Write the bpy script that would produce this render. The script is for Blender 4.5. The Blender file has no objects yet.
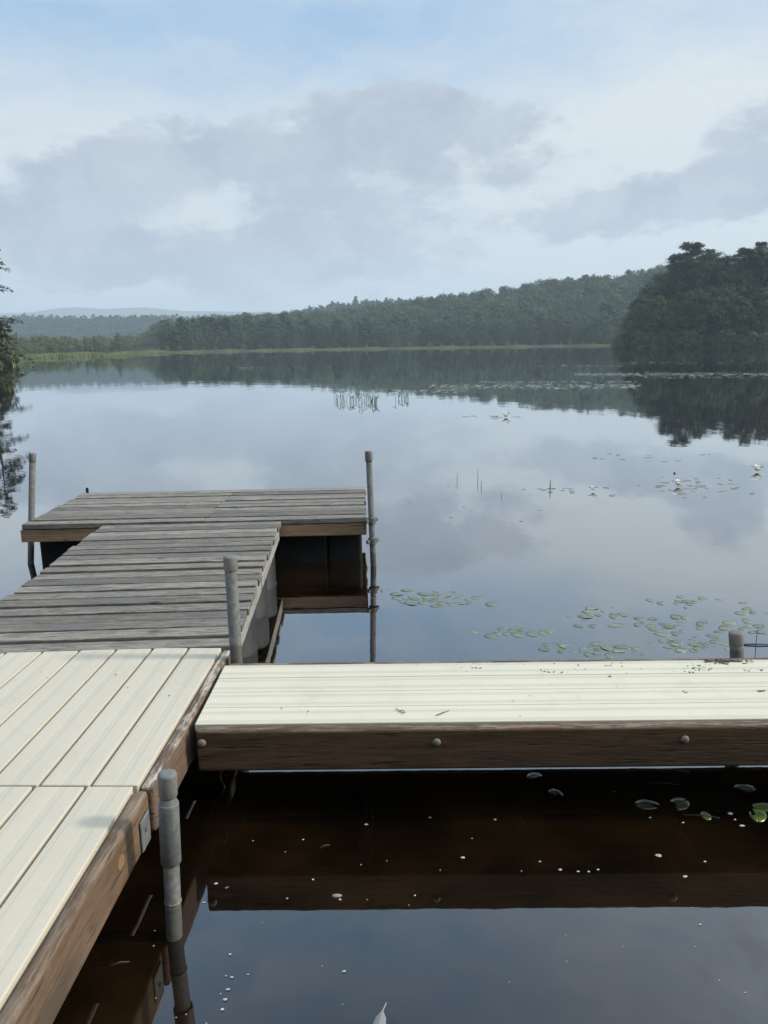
import bpy, bmesh, math, random
import numpy as np
from mathutils import Vector, Matrix, Euler
R = math.radians
rng = np.random.default_rng(11)
random.seed(5)
sc = bpy.context.scene
col = sc.collection

# ------------------------------------------------------------------ camera
EYE, PITCH, ROLL, FOC = 1.5, 12.18, -0.85, 769.0
cam_d = bpy.data.cameras.new('camera'); cam = bpy.data.objects.new('camera', cam_d); col.objects.link(cam)
CM = Matrix.Translation((0, 0, EYE)) @ Matrix.Rotation(R(90 - PITCH), 4, 'X') @ Matrix.Rotation(R(ROLL), 4, 'Z')
cam.matrix_world = CM
cam_d.sensor_fit = 'VERTICAL'; cam_d.sensor_height = 36; cam_d.sensor_width = 27
cam_d.lens = 36 * FOC / 1024; cam_d.clip_start = .05; cam_d.clip_end = 20000
sc.camera = cam

def ray(x, y):
    return CM.to_3x3() @ Vector(((x - 384) / FOC, -(y - 512) / FOC, -1))
def at_z(x, y, z=0.0):              # the point of the place seen at a pixel, on a level plane
    d = ray(x, y); t = (z - EYE) / d.z
    return Vector((0, 0, EYE)) + d * t
def at_y(x, y, Y):                  # ... at a distance
    d = ray(x, y); return Vector((0, 0, EYE)) + d * (Y / d.y)
def az_el(x, y):
    d = ray(x, y).normalized(); return math.atan2(d.x, d.y), math.asin(d.z)

# ------------------------------------------------------------------ node helpers
class NT:
    def __init__(s, nt): s.nt = nt; nt.nodes.clear()
    def n(s, t, ins=None, **kw):
        nd = s.nt.nodes.new(t)
        for k, v in kw.items(): setattr(nd, k, v)
        for k, v in (ins or {}).items():
            if isinstance(v, bpy.types.NodeSocket): s.nt.links.new(v, nd.inputs[k])
            else: nd.inputs[k].default_value = v
        return nd
    def math(s, op, a, b=0.0, clamp=False):
        return s.n('ShaderNodeMath', {0: a, 1: b}, operation=op, use_clamp=clamp).outputs[0]
    def mix(s, f, a, b, mode='MIX'):
        nd = s.n('ShaderNodeMix', {0: f, 6: a, 7: b}, data_type='RGBA', blend_type=mode)
        return nd.outputs[2]
    def vmul(s, v, k): return s.n('ShaderNodeVectorMath', {0: v, 1: k}, operation='MULTIPLY').outputs[0]
    def vadd(s, v, k): return s.n('ShaderNodeVectorMath', {0: v, 1: k}, operation='ADD').outputs[0]
    def noise(s, v, scale, detail=4, rough=.55, out=0, dist=0.0):
        return s.n('ShaderNodeTexNoise', {'Vector': v, 'Scale': scale, 'Detail': detail, 'Roughness': rough, 'Distortion': dist}).outputs[out]
    def ramp(s, f, lo, hi, a=0.0, b=1.0):
        return s.n('ShaderNodeMapRange', {0: f, 1: lo, 2: hi, 3: a, 4: b}, interpolation_type='SMOOTHSTEP').outputs[0]
    def out(s, surf=None, vol=None):
        o = s.n('ShaderNodeOutputMaterial')
        if surf is not None: s.nt.links.new(surf, o.inputs['Surface'])
        if vol is not None: s.nt.links.new(vol, o.inputs['Volume'])
    def bsdf(s, color, rough=.6, spec=.5, normal=None, metal=0.0, ior=None, coat=0.0):
        ins = {'Base Color': color, 'Roughness': rough, 'Specular IOR Level': spec, 'Metallic': metal}
        if ior: ins['IOR'] = ior
        if coat: ins['Coat Weight'] = coat
        if normal is not None: ins['Normal'] = normal
        return s.n('ShaderNodeBsdfPrincipled', ins).outputs[0]
    def bump(s, h, strength=.3, dist=.01):
        return s.n('ShaderNodeBump', {'Height': h, 'Strength': strength, 'Distance': dist}).outputs[0]
def mat(name):
    m = bpy.data.materials.new(name); m.use_nodes = True
    return m, NT(m.node_tree)
def rgb(r, g, b): return (r, g, b, 1)

def wood(name, dark, light, axis=1, worn=None, worn_amt=.6, board_var=.25, stain=None, rough=.75, streak=1.0, grain=55, bumpd=.004):
    """weathered lumber, grain along the local axis; every board its own tone and grain"""
    m, t = mat(name)
    co = t.n('ShaderNodeTexCoord').outputs['Object']
    geo = t.n('ShaderNodeNewGeometry')
    isl = geo.outputs['Random Per Island']
    off = t.n('ShaderNodeCombineXYZ', {0: t.math('MULTIPLY', isl, 37.0), 1: t.math('MULTIPLY', isl, 91.0), 2: t.math('MULTIPLY', isl, 53.0)}).outputs[0]
    p = t.vadd(co, off)
    k = [1.0, 1.0, 1.0]; k[axis] = .085 if grain < 60 else .10
    pg = t.vmul(p, tuple(k))
    g1 = t.noise(pg, grain, 6, .65, dist=.6)
    g2 = t.noise(pg, grain * 4.5, 3, .6)
    k2 = [1.0, 1.0, 1.0]; k2[axis] = .25
    blot = t.noise(t.vmul(p, tuple(k2)), 7, 4, .6)
    f = t.math('ADD', t.math('MULTIPLY', g1, .65), t.math('MULTIPLY', g2, .35))
    c = t.mix(t.ramp(f, .34, .66), rgb(*dark), rgb(*light))
    # board to board tone
    bv = t.math('ADD', t.math('MULTIPLY', isl, 2 * board_var), 1 - board_var)
    c = t.mix(1.0, c, t.n('ShaderNodeCombineXYZ', {0: bv, 1: bv, 2: bv}).outputs[0], 'MULTIPLY')
    # dark checks along the grain
    crack = t.ramp(t.noise(pg, grain * 1.7, 2, .5), .60, .72)
    c = t.mix(t.math('MULTIPLY', crack, .65 * streak), c, rgb(*[x * .35 for x in dark]))
    kp = [1.0, 1.0, 1.0]; kp[axis] = .45
    vd = t.n('ShaderNodeTexVoronoi', {'Vector': t.vmul(p, tuple(kp)), 'Scale': 7.0, 'Randomness': 1.0}).outputs['Distance']
    knot = t.ramp(t.math('ADD', vd, t.math('MULTIPLY', g2, .05)), .075, .15, .8, 0)
    c = t.mix(knot, c, rgb(*[x * .5 for x in dark]))
    if stain: c = t.mix(t.math('MULTIPLY', t.ramp(blot, .48, .72), .75), c, rgb(*stain))
    if worn:
        nz = t.n('ShaderNodeSeparateXYZ', {0: t.n('ShaderNodeTexCoord').outputs['Normal']}).outputs[2]
        top = t.ramp(nz, .35, .9)
        fl = t.ramp(t.math('ADD', t.math('MULTIPLY', g1, .6), t.math('MULTIPLY', t.noise(t.vmul(p, tuple([1 if i != axis else .3 for i in range(3)])), 60, 4, .7), .4)), .44, .60)
        c = t.mix(t.math('MULTIPLY', t.math('MULTIPLY', top, fl), worn_amt), c, rgb(*worn))
    h = t.math('SUBTRACT', f, t.math('MULTIPLY', crack, .8))
    t.out(t.bsdf(c, rough, .3, t.bump(h, .6, bumpd)))
    return m

M = {}
M['grey_wood'] = wood('weathered grey decking', (.100, .087, .072), (.325, .287, .238), 0, grain=75, board_var=.38, stain=(.13, .125, .115), streak=.75)
M['pale_stringer'] = wood('weathered pale stringer', (.20, .19, .17), (.44, .42, .39), 1, board_var=.05)
M['head_fascia'] = wood('brown treated lumber of the float', (.21, .125, .072), (.44, .29, .175), 0, stain=(.09, .06, .04), board_var=.1)
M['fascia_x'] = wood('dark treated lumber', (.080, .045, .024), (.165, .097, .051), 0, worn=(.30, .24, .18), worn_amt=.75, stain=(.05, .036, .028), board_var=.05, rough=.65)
M['fascia_y'] = wood('warm brown treated lumber', (.105, .064, .038), (.225, .145, .090), 1, worn=(.36, .30, .24), worn_amt=.35, stain=(.075, .06, .045), board_var=.1, rough=.7)  # warm brown edge lumber, paler base tone than the gangway boards
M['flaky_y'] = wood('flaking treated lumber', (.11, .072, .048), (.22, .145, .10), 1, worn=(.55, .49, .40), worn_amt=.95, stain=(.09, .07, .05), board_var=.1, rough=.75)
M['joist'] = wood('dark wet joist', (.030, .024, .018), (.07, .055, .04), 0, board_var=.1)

def composite(name, axis, pitch, base, stripes, rough, ribs=.13):
    m, t = mat(name)
    co = t.n('ShaderNodeTexCoord').outputs['Object']
    isl = t.n('ShaderNodeNewGeometry').outputs['Random Per Island']
    k = [1.0] * 3; k[axis] = .12
    p = t.vadd(t.vmul(co, tuple(k)), t.n('ShaderNodeCombineXYZ', {0: t.math('MULTIPLY', isl, 31.0), 1: t.math('MULTIPLY', isl, 17.0)}).outputs[0])
    a = t.noise(p, 22, 5, .6); b = t.noise(co, 2.2, 3, .5); c_ = t.noise(co, 160, 3, .6)
    dust = t.ramp(t.noise(co, 9, 5, .7), .52, .75)
    v = t.math('ADD', t.math('MULTIPLY', t.math('SUBTRACT', a, .5), .22), t.math('MULTIPLY', t.math('SUBTRACT', b, .5), .25))
    v = t.math('ADD', v, t.math('MULTIPLY', t.math('SUBTRACT', isl, .5), .10))
    f = t.math('ADD', .5, v, True)
    c = t.mix(f, rgb(*[x * .78 for x in base]), rgb(*[min(.82, x * 1.16) for x in base]))
    c = t.mix(t.math('MULTIPLY', dust, .22), c, rgb(.42, .40, .33))
    spk = t.ramp(t.noise(co, 190, 2, .5), .70, .78)
    c = t.mix(t.math('MULTIPLY', spk, .45), c, rgb(.16, .14, .10))
    stn = t.ramp(t.noise(t.vadd(co, (4.1, 2.2, 0)), 3.1, 6, .68), .54, .70)
    c = t.mix(t.math('MULTIPLY', stn, .16), c, rgb(.33, .32, .24))
    # moulded ribs across the width of each board
    s = t.n('ShaderNodeSeparateXYZ', {0: co}).outputs[1 - axis]
    w = t.n('ShaderNodeMath', {0: t.math('MULTIPLY', s, 2 * math.pi * stripes / pitch)}, operation='SINE').outputs[0]
    rib = t.ramp(w, .2, .8)
    c = t.mix(t.math('MULTIPLY', rib, ribs), c, rgb(.40, .38, .30))
    h = t.math('ADD', t.math('MULTIPLY', rib, -.6), t.math('MULTIPLY', c_, .12))
    rr = t.math('ADD', rough, t.math('MULTIPLY', t.math('SUBTRACT', a, .5), .3))
    t.out(t.bsdf(c, rr, .22, t.bump(h, .35, .003)))
    return m
M['cream_y'] = composite('cream composite decking lengthwise', 1, .148, (.625, .548, .43), 2, .55)
M['cream_x'] = composite('cream composite decking crosswise', 0, .123, (.735, .652, .505), 2, .5, .30)

def metal(name, base, rough, mott, met=.0):
    m, t = mat(name)
    co = t.n('ShaderNodeTexCoord').outputs['Object']
    v = t.noise(co, 45, 5, .65); s = t.noise(t.vmul(co, (1, 1, .15)), 60, 4, .6)
    c = t.mix(t.ramp(v, .35, .68), rgb(*[x * (1 - mott) for x in base]), rgb(*[x * (1 + mott) for x in base]))
    c = t.mix(t.math('MULTIPLY', t.ramp(s, .55, .75), .5), c, rgb(base[0] * .45, base[1] * .43, base[2] * .40))
    zz = t.n('ShaderNodeSeparateXYZ', {0: co}).outputs[2]      # stain of the changing water level
    wet = t.ramp(t.math('ADD', zz, t.math('MULTIPLY', v, .03)), .105, .125, .6, 0) if name == 'galvanised pipe' else 0.0
    c = t.mix(wet, c, rgb(.035, .032, .024))
    t.out(t.bsdf(c, t.math('ADD', rough, t.math('MULTIPLY', v, .2)), .5, t.bump(v, .2, .002), met))
    return m
M['galv'] = metal('galvanised pipe', (.138, .135, .125), .6, .28, .1)
M['galv_bright'] = metal('galvanised plate', (.165, .170, .166), .55, .2, .15)
M['cap'] = metal('grey plastic cap', (.18, .174, .160), .6, .1)
M['bolt'] = metal('galvanised bolt', (.22, .19, .15), .5, .2, .2)

def plain(name, a, b, scale=20, rough=.6, spec=.4, bump=.2, bd=.003, transl=0):
    m, t = mat(name)
    co = t.n('ShaderNodeTexCoord').outputs['Object']
    v = t.noise(co, scale, 5, .6)
    c = t.mix(t.ramp(v, .35, .65), rgb(*a), rgb(*b))
    s = t.bsdf(c, rough, spec, t.bump(v, bump, bd))
    if transl:
        tr = t.n('ShaderNodeBsdfTranslucent', {0: c}).outputs[0]
        s = t.n('ShaderNodeMixShader', {0: transl, 1: s, 2: tr}).outputs[0]
    t.out(s); return m
M['float_grey'] = plain('grey float plastic', (.007, .007, .0065), (.017, .017, .016), 14, .55)
M['float_black'] = plain('black float plastic', (.006, .006, .006), (.012, .012, .012), 8, .7, .2)
M['debris'] = plain('dry leaf litter', (.03, .025, .018), (.16, .13, .09), 60, .8)
M['twig'] = plain('twig', (.06, .05, .04), (.12, .10, .08), 60, .8)
M['strand'] = plain('grey thread', (.25, .23, .2), (.4, .38, .34), 60, .8)
M['petal'] = plain('white petal', (.75, .75, .72), (.82, .82, .8), 40, .5, transl=.7)
M['stamen'] = plain('yellow stamen', (.6, .42, .06), (.7, .5, .1), 40, .6)
M['speck'] = plain('floating bits', (.45, .43, .36), (.75, .73, .66), 8, .7)
M['reed'] = plain('reed', (.06, .085, .035), (.12, .15, .06), 8, .6, transl=.2)
M['bark'] = plain('bark', (.05, .042, .036), (.14, .12, .10), 6, .9, bump=.5, bd=.03)
M['ground'] = plain('forest floor', (.05, .045, .03), (.09, .085, .045), .3, .95, .1)
M['hill'] = plain('far woods floor', (.022, .036, .018), (.045, .062, .028), .05, .95, .1)

def pad_mat(name, a, b):
    m, t = mat(name)
    oi = t.n('ShaderNodeObjectInfo').outputs['Random']
    co = t.n('ShaderNodeTexCoord').outputs['Object']
    v = t.noise(co, 30, 4, .6)
    f = t.math('ADD', t.math('MULTIPLY', oi, .8), t.math('MULTIPLY', t.math('SUBTRACT', v, .5), .6), True)
    c = t.mix(f, rgb(*a), rgb(*b))
    c = t.mix(t.math('MULTIPLY', t.ramp(v, .62, .72), .6), c, rgb(.16, .12, .06))
    t.out(t.bsdf(c, .22, .8, t.bump(v, .3, .001))); return m
M['pad'] = pad_mat('lily pad', (.11, .13, .07), (.235, .25, .15))
M['pad_far'] = pad_mat('far lily pad', (.12, .14, .075), (.21, .23, .14))
M['pad_dark'] = pad_mat('drowned lily pad', (.03, .035, .018), (.07, .075, .04))
M['pad_green'] = pad_mat('bright lily pad', (.12, .17, .035), (.19, .24, .06))

def foliage(name, a, b, transl=.28):
    m, t = mat(name)
    oi = t.n('ShaderNodeObjectInfo').outputs['Random']
    isl = t.n('ShaderNodeNewGeometry').outputs['Random Per Island']
    tone = t.n('ShaderNodeAttribute', attribute_name='tone').outputs['Fac']
    f = t.math('ADD', t.math('ADD', t.math('MULTIPLY', oi, .45), t.math('MULTIPLY', isl, .15)), t.math('MULTIPLY', tone, .5), True)
    c = t.mix(f, rgb(*a), rgb(*b))
    s = t.bsdf(c, .6, .25)
    tr = t.n('ShaderNodeBsdfTranslucent', {0: t.mix(.3, c, rgb(.10, .13, .02))}).outputs[0]
    t.out(t.n('ShaderNodeMixShader', {0: transl, 1: s, 2: tr}).outputs[0]); return m
M['leaf'] = foliage('broadleaf foliage', (.016, .036, .017), (.088, .132, .050))
M['pine'] = foliage('pine foliage', (.014, .032, .018), (.052, .085, .036), .18)
M['far'] = foliage('dark ridge foliage', (.012, .026, .016), (.034, .058, .030), .1)
M['marsh_leaf'] = foliage('pale marsh foliage', (.075, .105, .045), (.145, .175, .075))
M['spruce'] = foliage('hemlock needles', (.016, .034, .014), (.042, .070, .026), .15)
M['grass'] = foliage('marsh grass', (.14, .17, .08), (.26, .285, .145), .25)

# water: tannin brown, mirror calm with the faintest ripples
m, t = mat('tannin lake water'); M['water'] = m
geo = t.n('ShaderNodeNewGeometry').outputs['Position']
n1 = t.noise(t.vmul(geo, (1, .55, 1)), 1.1, 3, .5)
n2 = t.noise(t.vmul(geo, (1, .35, 1)), .16, 2, .5)
n3 = t.noise(geo, 9.0, 2, .5)
patch = t.ramp(t.noise(t.vmul(geo, (.25, 1, 1)), .05, 3, .5), .42, .68)
hh = t.math('ADD', t.math('MULTIPLY', n1, t.math('ADD', .30, t.math('MULTIPLY', patch, .7))), t.math('ADD', t.math('MULTIPLY', n2, 1.0), t.math('MULTIPLY', n3, .05)))
bed = t.noise(geo, 2.5, 5, .6)
wc = t.mix(t.ramp(bed, .35, .7), rgb(.0045, .0026, .0011), rgb(.0175, .0090, .0032))
nrm = t.bump(hh, .5, .010)
lw = t.n('ShaderNodeLayerWeight', {'Blend': .5, 'Normal': nrm}).outputs['Facing']
fr = t.math('ADD', .024, t.math('MULTIPLY', t.math('POWER', lw, 1.92), .95))
dif = t.n('ShaderNodeBsdfDiffuse', {0: wc}).outputs[0]
glo = t.n('ShaderNodeBsdfGlossy', {'Color': rgb(.97, .985, 1), 'Roughness': .012, 'Normal': nrm}).outputs[0]
t.out(t.n('ShaderNodeMixShader', {0: fr, 1: dif, 2: glo}).outputs[0])

# ------------------------------------------------------------------ object helpers
def tag(o, label, cat, group=None):
    o['label'] = label; o['category'] = cat
    if group: o['group'] = group
    return o
def empty(name, label, cat, loc=(0, 0, 0), rz=0.0, group=None):
    o = bpy.data.objects.new(name, None); col.objects.link(o)
    o.empty_display_size = .1; o.location = loc; o.rotation_euler = (0, 0, rz)
    return tag(o, label, cat, group)
def link_mesh(name, me, m, parent=None):
    o = bpy.data.objects.new(name, me); col.objects.link(o)
    for mm in (m if isinstance(m, (list, tuple)) else [m]): me.materials.append(mm)
    if parent: o.parent = parent
    return o
def obj(name, bm, m, parent=None, smooth=False, loc=None):
    me = bpy.data.meshes.new(name); bm.to_mesh(me); bm.free()
    if smooth:
        for p in me.polygons: p.use_smooth = True
    o = link_mesh(name, me, m, parent)
    if loc is not None: o.location = loc
    return o
def add_box(bm, x0, x1, y0, y1, z0, z1, bev=.004, seg=2, rot=None, warp=0.0):
    b = bmesh.new()
    bmesh.ops.create_cube(b, size=1)
    bmesh.ops.scale(b, vec=(x1 - x0, y1 - y0, z1 - z0), verts=b.verts)
    if bev: bmesh.ops.bevel(b, geom=list(b.edges), offset=min(bev, .45 * min(x1 - x0, y1 - y0, z1 - z0)), segments=seg, profile=.5, affect='EDGES')
    if rot: bmesh.ops.rotate(b, matrix=Euler(rot).to_matrix(), verts=b.verts)
    bmesh.ops.translate(b, vec=((x0 + x1) / 2, (y0 + y1) / 2, (z0 + z1) / 2), verts=b.verts)
    tmp = bpy.data.meshes.new('t'); b.to_mesh(tmp); b.free(); bm.from_mesh(tmp); bpy.data.meshes.remove(tmp)
def box(name, parent, m, *a, **k):
    bm = bmesh.new(); add_box(bm, *a, **k); return obj(name, bm, m, parent)
def add_lathe(bm, prof, n=24, mtx=Matrix()):
    """profile [(r, z)] turned round the axis"""
    rings = []
    for r, z in prof:
        rings.append([bm.verts.new(mtx @ Vector((r * math.cos(2 * math.pi * i / n), r * math.sin(2 * math.pi * i / n), z))) for i in range(n)])
    for a, b in zip(rings, rings[1:]):
        for i in range(n): bm.faces.new((a[i], a[(i + 1) % n], b[(i + 1) % n], b[i]))
    bm.faces.new(rings[0][::-1]); bm.faces.new(rings[-1])
def add_tube(bm, pts, rad, n=6):
    pts = [Vector(p) for p in pts]; rings = []
    for i, p in enumerate(pts):
        d = (pts[min(i + 1, len(pts) - 1)] - pts[max(i - 1, 0)]).normalized()
        u = d.cross(Vector((.31, .17, .93))).normalized() if abs(d.z) < .95 else d.cross(Vector((1, 0, 0))).normalized()
        v = d.cross(u); r = rad[i] if isinstance(rad, (list, tuple)) else rad
        rings.append([bm.verts.new(p + (u * math.cos(2 * math.pi * k / n) + v * math.sin(2 * math.pi * k / n)) * r) for k in range(n)])
    for a, b in zip(rings, rings[1:]):
        for k in range(n): bm.faces.new((a[k], a[(k + 1) % n], b[(k + 1) % n], b[k]))
    bm.faces.new(rings[0][::-1]); bm.faces.new(rings[-1])

# ------------------------------------------------------------------ docks
DZ = .331
def yaw_of(slope): return math.atan(-slope)

# --- cream composite dock, two sections, boards running out over the water
TH = yaw_of(.03)
def dock_frame(root, x0, x1, y0, y1, z0, z1, n, along_y=True):
    for k in range(n):
        f = (k + .5) / n
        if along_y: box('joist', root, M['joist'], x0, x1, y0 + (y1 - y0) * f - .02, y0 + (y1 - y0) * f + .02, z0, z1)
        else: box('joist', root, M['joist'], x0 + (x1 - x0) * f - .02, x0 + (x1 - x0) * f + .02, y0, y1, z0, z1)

O = at_z(221.25, 647.8, DZ)
def cream_section(label, ya, yb, shift, trim, trim_mat):
    root = empty('dock_section', label, 'dock', (O.x, O.y, 0), TH)
    bm = bmesh.new(); x = 0.0 + shift
    for k in range(8):
        w = .1255 if k == 0 else .1335
        dz = random.uniform(-.0012, .0012)
        add_box(bm, x - w, x, yb, ya, DZ - .030 + dz, DZ + dz, .003, 2)
        x -= w + .0105
    xl = x
    obj('decking', bm, M['cream_y'], root)
    bm = bmesh.new(); add_box(bm, trim + shift, trim + shift + .039, yb - .0, ya - .004, .185, DZ - .006, .012, 4)
    obj('side_board', bm, trim_mat, root)
    box('side_board', root, trim_mat, xl - .041, xl - .001, yb, ya, .185, DZ - .006, .010, 3)
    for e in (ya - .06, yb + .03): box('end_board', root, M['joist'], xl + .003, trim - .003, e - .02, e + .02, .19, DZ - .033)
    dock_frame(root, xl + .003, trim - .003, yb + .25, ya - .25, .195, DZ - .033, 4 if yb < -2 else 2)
    return root
JT = -.984
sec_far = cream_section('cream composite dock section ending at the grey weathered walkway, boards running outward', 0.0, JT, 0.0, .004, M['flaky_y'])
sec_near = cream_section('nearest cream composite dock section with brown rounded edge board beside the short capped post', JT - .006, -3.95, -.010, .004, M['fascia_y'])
# knot and plate on the near edge board
kb = bmesh.new(); bmesh.ops.create_uvsphere(kb, u_segments=14, v_segments=8, radius=1)
bmesh.ops.scale(kb, vec=(.0018, .022, .019), verts=kb.verts)
bmesh.ops.translate(kb, vec=(.0335, -1.215, .262), verts=kb.verts)
obj('knot', kb, plain('knot', (.24, .14, .07), (.34, .21, .11), 30, .7), sec_near, True)

# --- cream gangway to the right
G0 = Vector((-.602, 2.254, 0)); GL = 3.65; GW = .475
gang = empty('dock_gangway', 'narrow cream composite gangway with dark brown bolted front board running off to the right', 'dock', G0, R(-.55))
bm = bmesh.new(); y = .002
for k in range(4):
    add_box(bm, -.012, GL, y, y + .1135, DZ - .026, DZ + random.uniform(-.001, .001), .003, 2); y += .1150
obj('decking', bm, M['cream_x'], gang)
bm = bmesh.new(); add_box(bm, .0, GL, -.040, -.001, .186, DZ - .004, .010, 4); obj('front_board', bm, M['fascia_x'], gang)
box('rear_board', gang, M['fascia_x'], .0, GL, y, y + .036, .132, DZ - .006, .008, 3)
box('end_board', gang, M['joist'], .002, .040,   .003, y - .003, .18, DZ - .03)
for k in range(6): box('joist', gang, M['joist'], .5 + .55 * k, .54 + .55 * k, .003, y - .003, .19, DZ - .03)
gi = (Matrix.Translation(G0) @ Matrix.Rotation(R(-.55), 4, 'Z')).inverted()
for px, py in ((202, 743), (436.5, 741), (683, 737)):
    p = gi @ at_y(px, py, 2.214)
    bm = bmesh.new()
    add_lathe(bm, [(.0135, 0), (.0132, .002), (.011, .006), (.006, .0085), (.001, .0092)], 18, Matrix.Translation((p.x, -.0405, p.z)) @ Matrix.Rotation(R(90), 4, 'X'))
    obj('bolt', bm, M['bolt'], gang, True)

# --- weathered grey walkway of two sections
WO = Vector((-.609, 2.895, 0)); WT = yaw_of(-.044); WW = 1.198
def walkway(label, y0, y1, n, dz, tone):
    root = empty('weathered_walkway', label, 'dock', WO, WT)
    bm = bmesh.new(); p = (y1 - y0) / n
    for k in range(n):
        a = y0 + p * k
        j0, j1 = random.uniform(-.010, .010), random.uniform(-.006, .006)
        g = random.uniform(.016, .028)
        zz = DZ + dz + random.uniform(-.004, .004)
        add_box(bm, -WW + j0, j1, a + g / 2, a + p - g / 2, zz - .034, zz, .003, 2, rot=(random.uniform(-.018, .018), random.uniform(-.002, .002), random.uniform(-.003, .003)))
    obj('decking', bm, M['grey_wood'], root)
    for x in (-.052, -WW + .012): box('stringer', root, M['pale_stringer'], x, x + .04, y0 + .01, y1 - .01, .212, DZ - .037 + dz, .004)
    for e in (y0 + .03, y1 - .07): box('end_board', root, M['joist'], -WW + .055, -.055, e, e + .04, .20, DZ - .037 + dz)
    return root
w_near = walkway('weathered grey plank walkway section next to the cream dock', .0, 1.105, 10, .006, 0)
w_far = walkway('weathered grey plank walkway section leading onto the square grey dock head', 1.125, 2.235, 10, .012, 1)
def add_float(root, x0, x1, y0, y1, z0, z1, m, ribs=2, rnd=.045):
    bm = bmesh.new()
    add_box(bm, x0, x1, y0, y1, z0, z1, rnd, 5)
    for k in range(ribs):
        f = (k + 1) / (ribs + 1)
        add_box(bm, x0 + (x1 - x0) * f - .012, x0 + (x1 - x0) * f + .012, y0 - .006, y1 + .006, z0 + .02, z1 - .012, .01, 2)
    if m.name.startswith('grey'): add_box(bm, x0 - .002, x1 + .002, y0 - .002, y1 + .002, -.006, .006, .002, 2)
    return obj('float', bm, m, root, True)
def add_drum(root, x, y, r, z0, z1, m):
    bm = bmesh.new()
    pr = [(r * .9, z0), (r, z0 + .02), (r, -.012), (r + .006, -.006), (r + .006, .004), (r, .010), (r, z1 - .02), (r * .93, z1 - .002), (.01, z1)]
    add_lathe(bm, pr, 36, Matrix.Translation((x, y, 0)))
    return obj('float', bm, m, root, True)
for root, ys in ((w_near, (.27, .80)), (w_far, (1.36, 1.88))):
    for y in ys:
        add_drum(root, -.172, y, .158, -.3, .206, M['float_grey']); add_drum(root, -WW + .222, y, .205, -.3, .206, M['float_grey'])

# --- the head of the T
HO = Vector((-.126, 5.172, 0)); HT = yaw_of(-.030)
head = empty('square_dock', 'weathered grey plank dock head crossing the end of the walkway', 'dock', HO, HT)
bm = bmesh.new(); n = 10; p = 1.20 / n
for k in range(n):
    a = p * k; seam = -1.10 + random.uniform(-.02, .02) + (.25 if k < 5 else 0) * 0
    zz = DZ + .012 + random.uniform(-.005, .005)
    for x0, x1 in ((-2.34 + random.uniform(-.012, .012), seam - .002), (seam + .002, random.uniform(-.008, .012))):
        g = random.uniform(.015, .026)
        z2 = zz + random.uniform(-.003, .003)
        add_box(bm, x0, x1, a + g / 2, a + p - g / 2, z2 - .034, z2, .003, 2, rot=(random.uniform(-.015, .015), 0, random.uniform(-.003, .003)))
obj('decking', bm, M['grey_wood'], head)
box('front_board', head, M['head_fascia'], -2.362, .004, .014, .052, .220, DZ - .026, .004)
box('rear_board', head, M['head_fascia'], -2.34, 0, 1.15, 1.19, .226, DZ - .026, .004)
for x in (-2.34, -.041): box('side_board', head, M['head_fascia'], x, x + .04, .092, 1.148, .226, DZ - .026, .004)
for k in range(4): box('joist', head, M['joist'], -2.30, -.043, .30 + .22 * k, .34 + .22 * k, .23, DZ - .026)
for x0, x1 in ((-.27, -.030), (-.92, -.275), (-1.56, -.93), (-2.29, -1.60)):
    add_float(head, x0, x1, .115, 1.10, -.2, .214, M['float_black'], 0, .025)
bm = bmesh.new(); add_tube(bm, [(-2.31, 1.21, .32), (-2.31, 1.21, .38)], .012, 8); obj('bolt', bm, M['float_black'], head)

# ------------------------------------------------------------------ posts
def post(label, px_top, px_bot, Y, Yb=None, rad=.024, cap=.027, caph=.055, zmin=-1.0, collar=None, zbot=0.0):
    a = at_y(*px_top, Y); b = at_z(*px_bot, zbot) if Yb is None else at_y(*px_bot, Yb)
    d = (a - b); L = d.length; q = d.to_track_quat('Z', 'Y')
    root = empty('dock_post', label, 'post', b)
    root.rotation_mode = 'QUATERNION'; root.rotation_quaternion = q
    bm = bmesh.new(); add_lathe(bm, [(rad, zmin), (rad, L - .012)], 24); obj('pipe', bm, M['galv'], root, True)
    bm = bmesh.new(); add_lathe(bm, [(cap * .96, L - caph), (cap, L - caph + .003), (cap, L - .006), (cap * .93, L - .001), (cap * .6, L + .0005), (.001, L + .001)], 28); obj('cap', bm, M['cap'], root, True)
    if collar:
        for (z0, z1, r, mm) in collar:
            bm = bmesh.new(); add_lathe(bm, [(rad + .0005, z0 - .0015), (r - .002, z0 - .001), (r, z0 + .001), (r, z1 - .001), (r - .002, z1 + .001), (rad + .0005, z1 + .0015)], 28); obj('collar', bm, M[mm], root, True)
    return root, L
for o in []: pass
pn, L = post('short thick galvanised post with collar clamped to the nearest dock section', (167, 773), (174.5, 936), 1.735, rad=.0205, cap=.0236, caph=.062,
             collar=[])
for z0, z1, r in ((L - .250, L - .082, .0256), (.102, .108, .0224)):
    bm = bmesh.new(); add_lathe(bm, [(.0208, z0 - .001), (r - .001, z0), (r, z0 + .002), (r, z1 - .002), (r - .001, z1), (.0208, z1 + .001)], 28); obj('collar', bm, M['galv_bright'] if z1 - z0 > .05 else M['bolt'], pn, True)
# plate that clamps it
bm = bmesh.new()
add_box(bm, .0345, .0400, -1.086, -1.022, .195, .282, .002, 1)
add_lathe(bm, [(.006, 0), (.006, .004), (.002, .005)], 10, Matrix.Translation((.0398, -1.055, .246)) @ Matrix.Rotation(R(90), 4, 'Y'))
obj('clamp_plate', bm, M['galv_bright'], sec_near)

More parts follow.
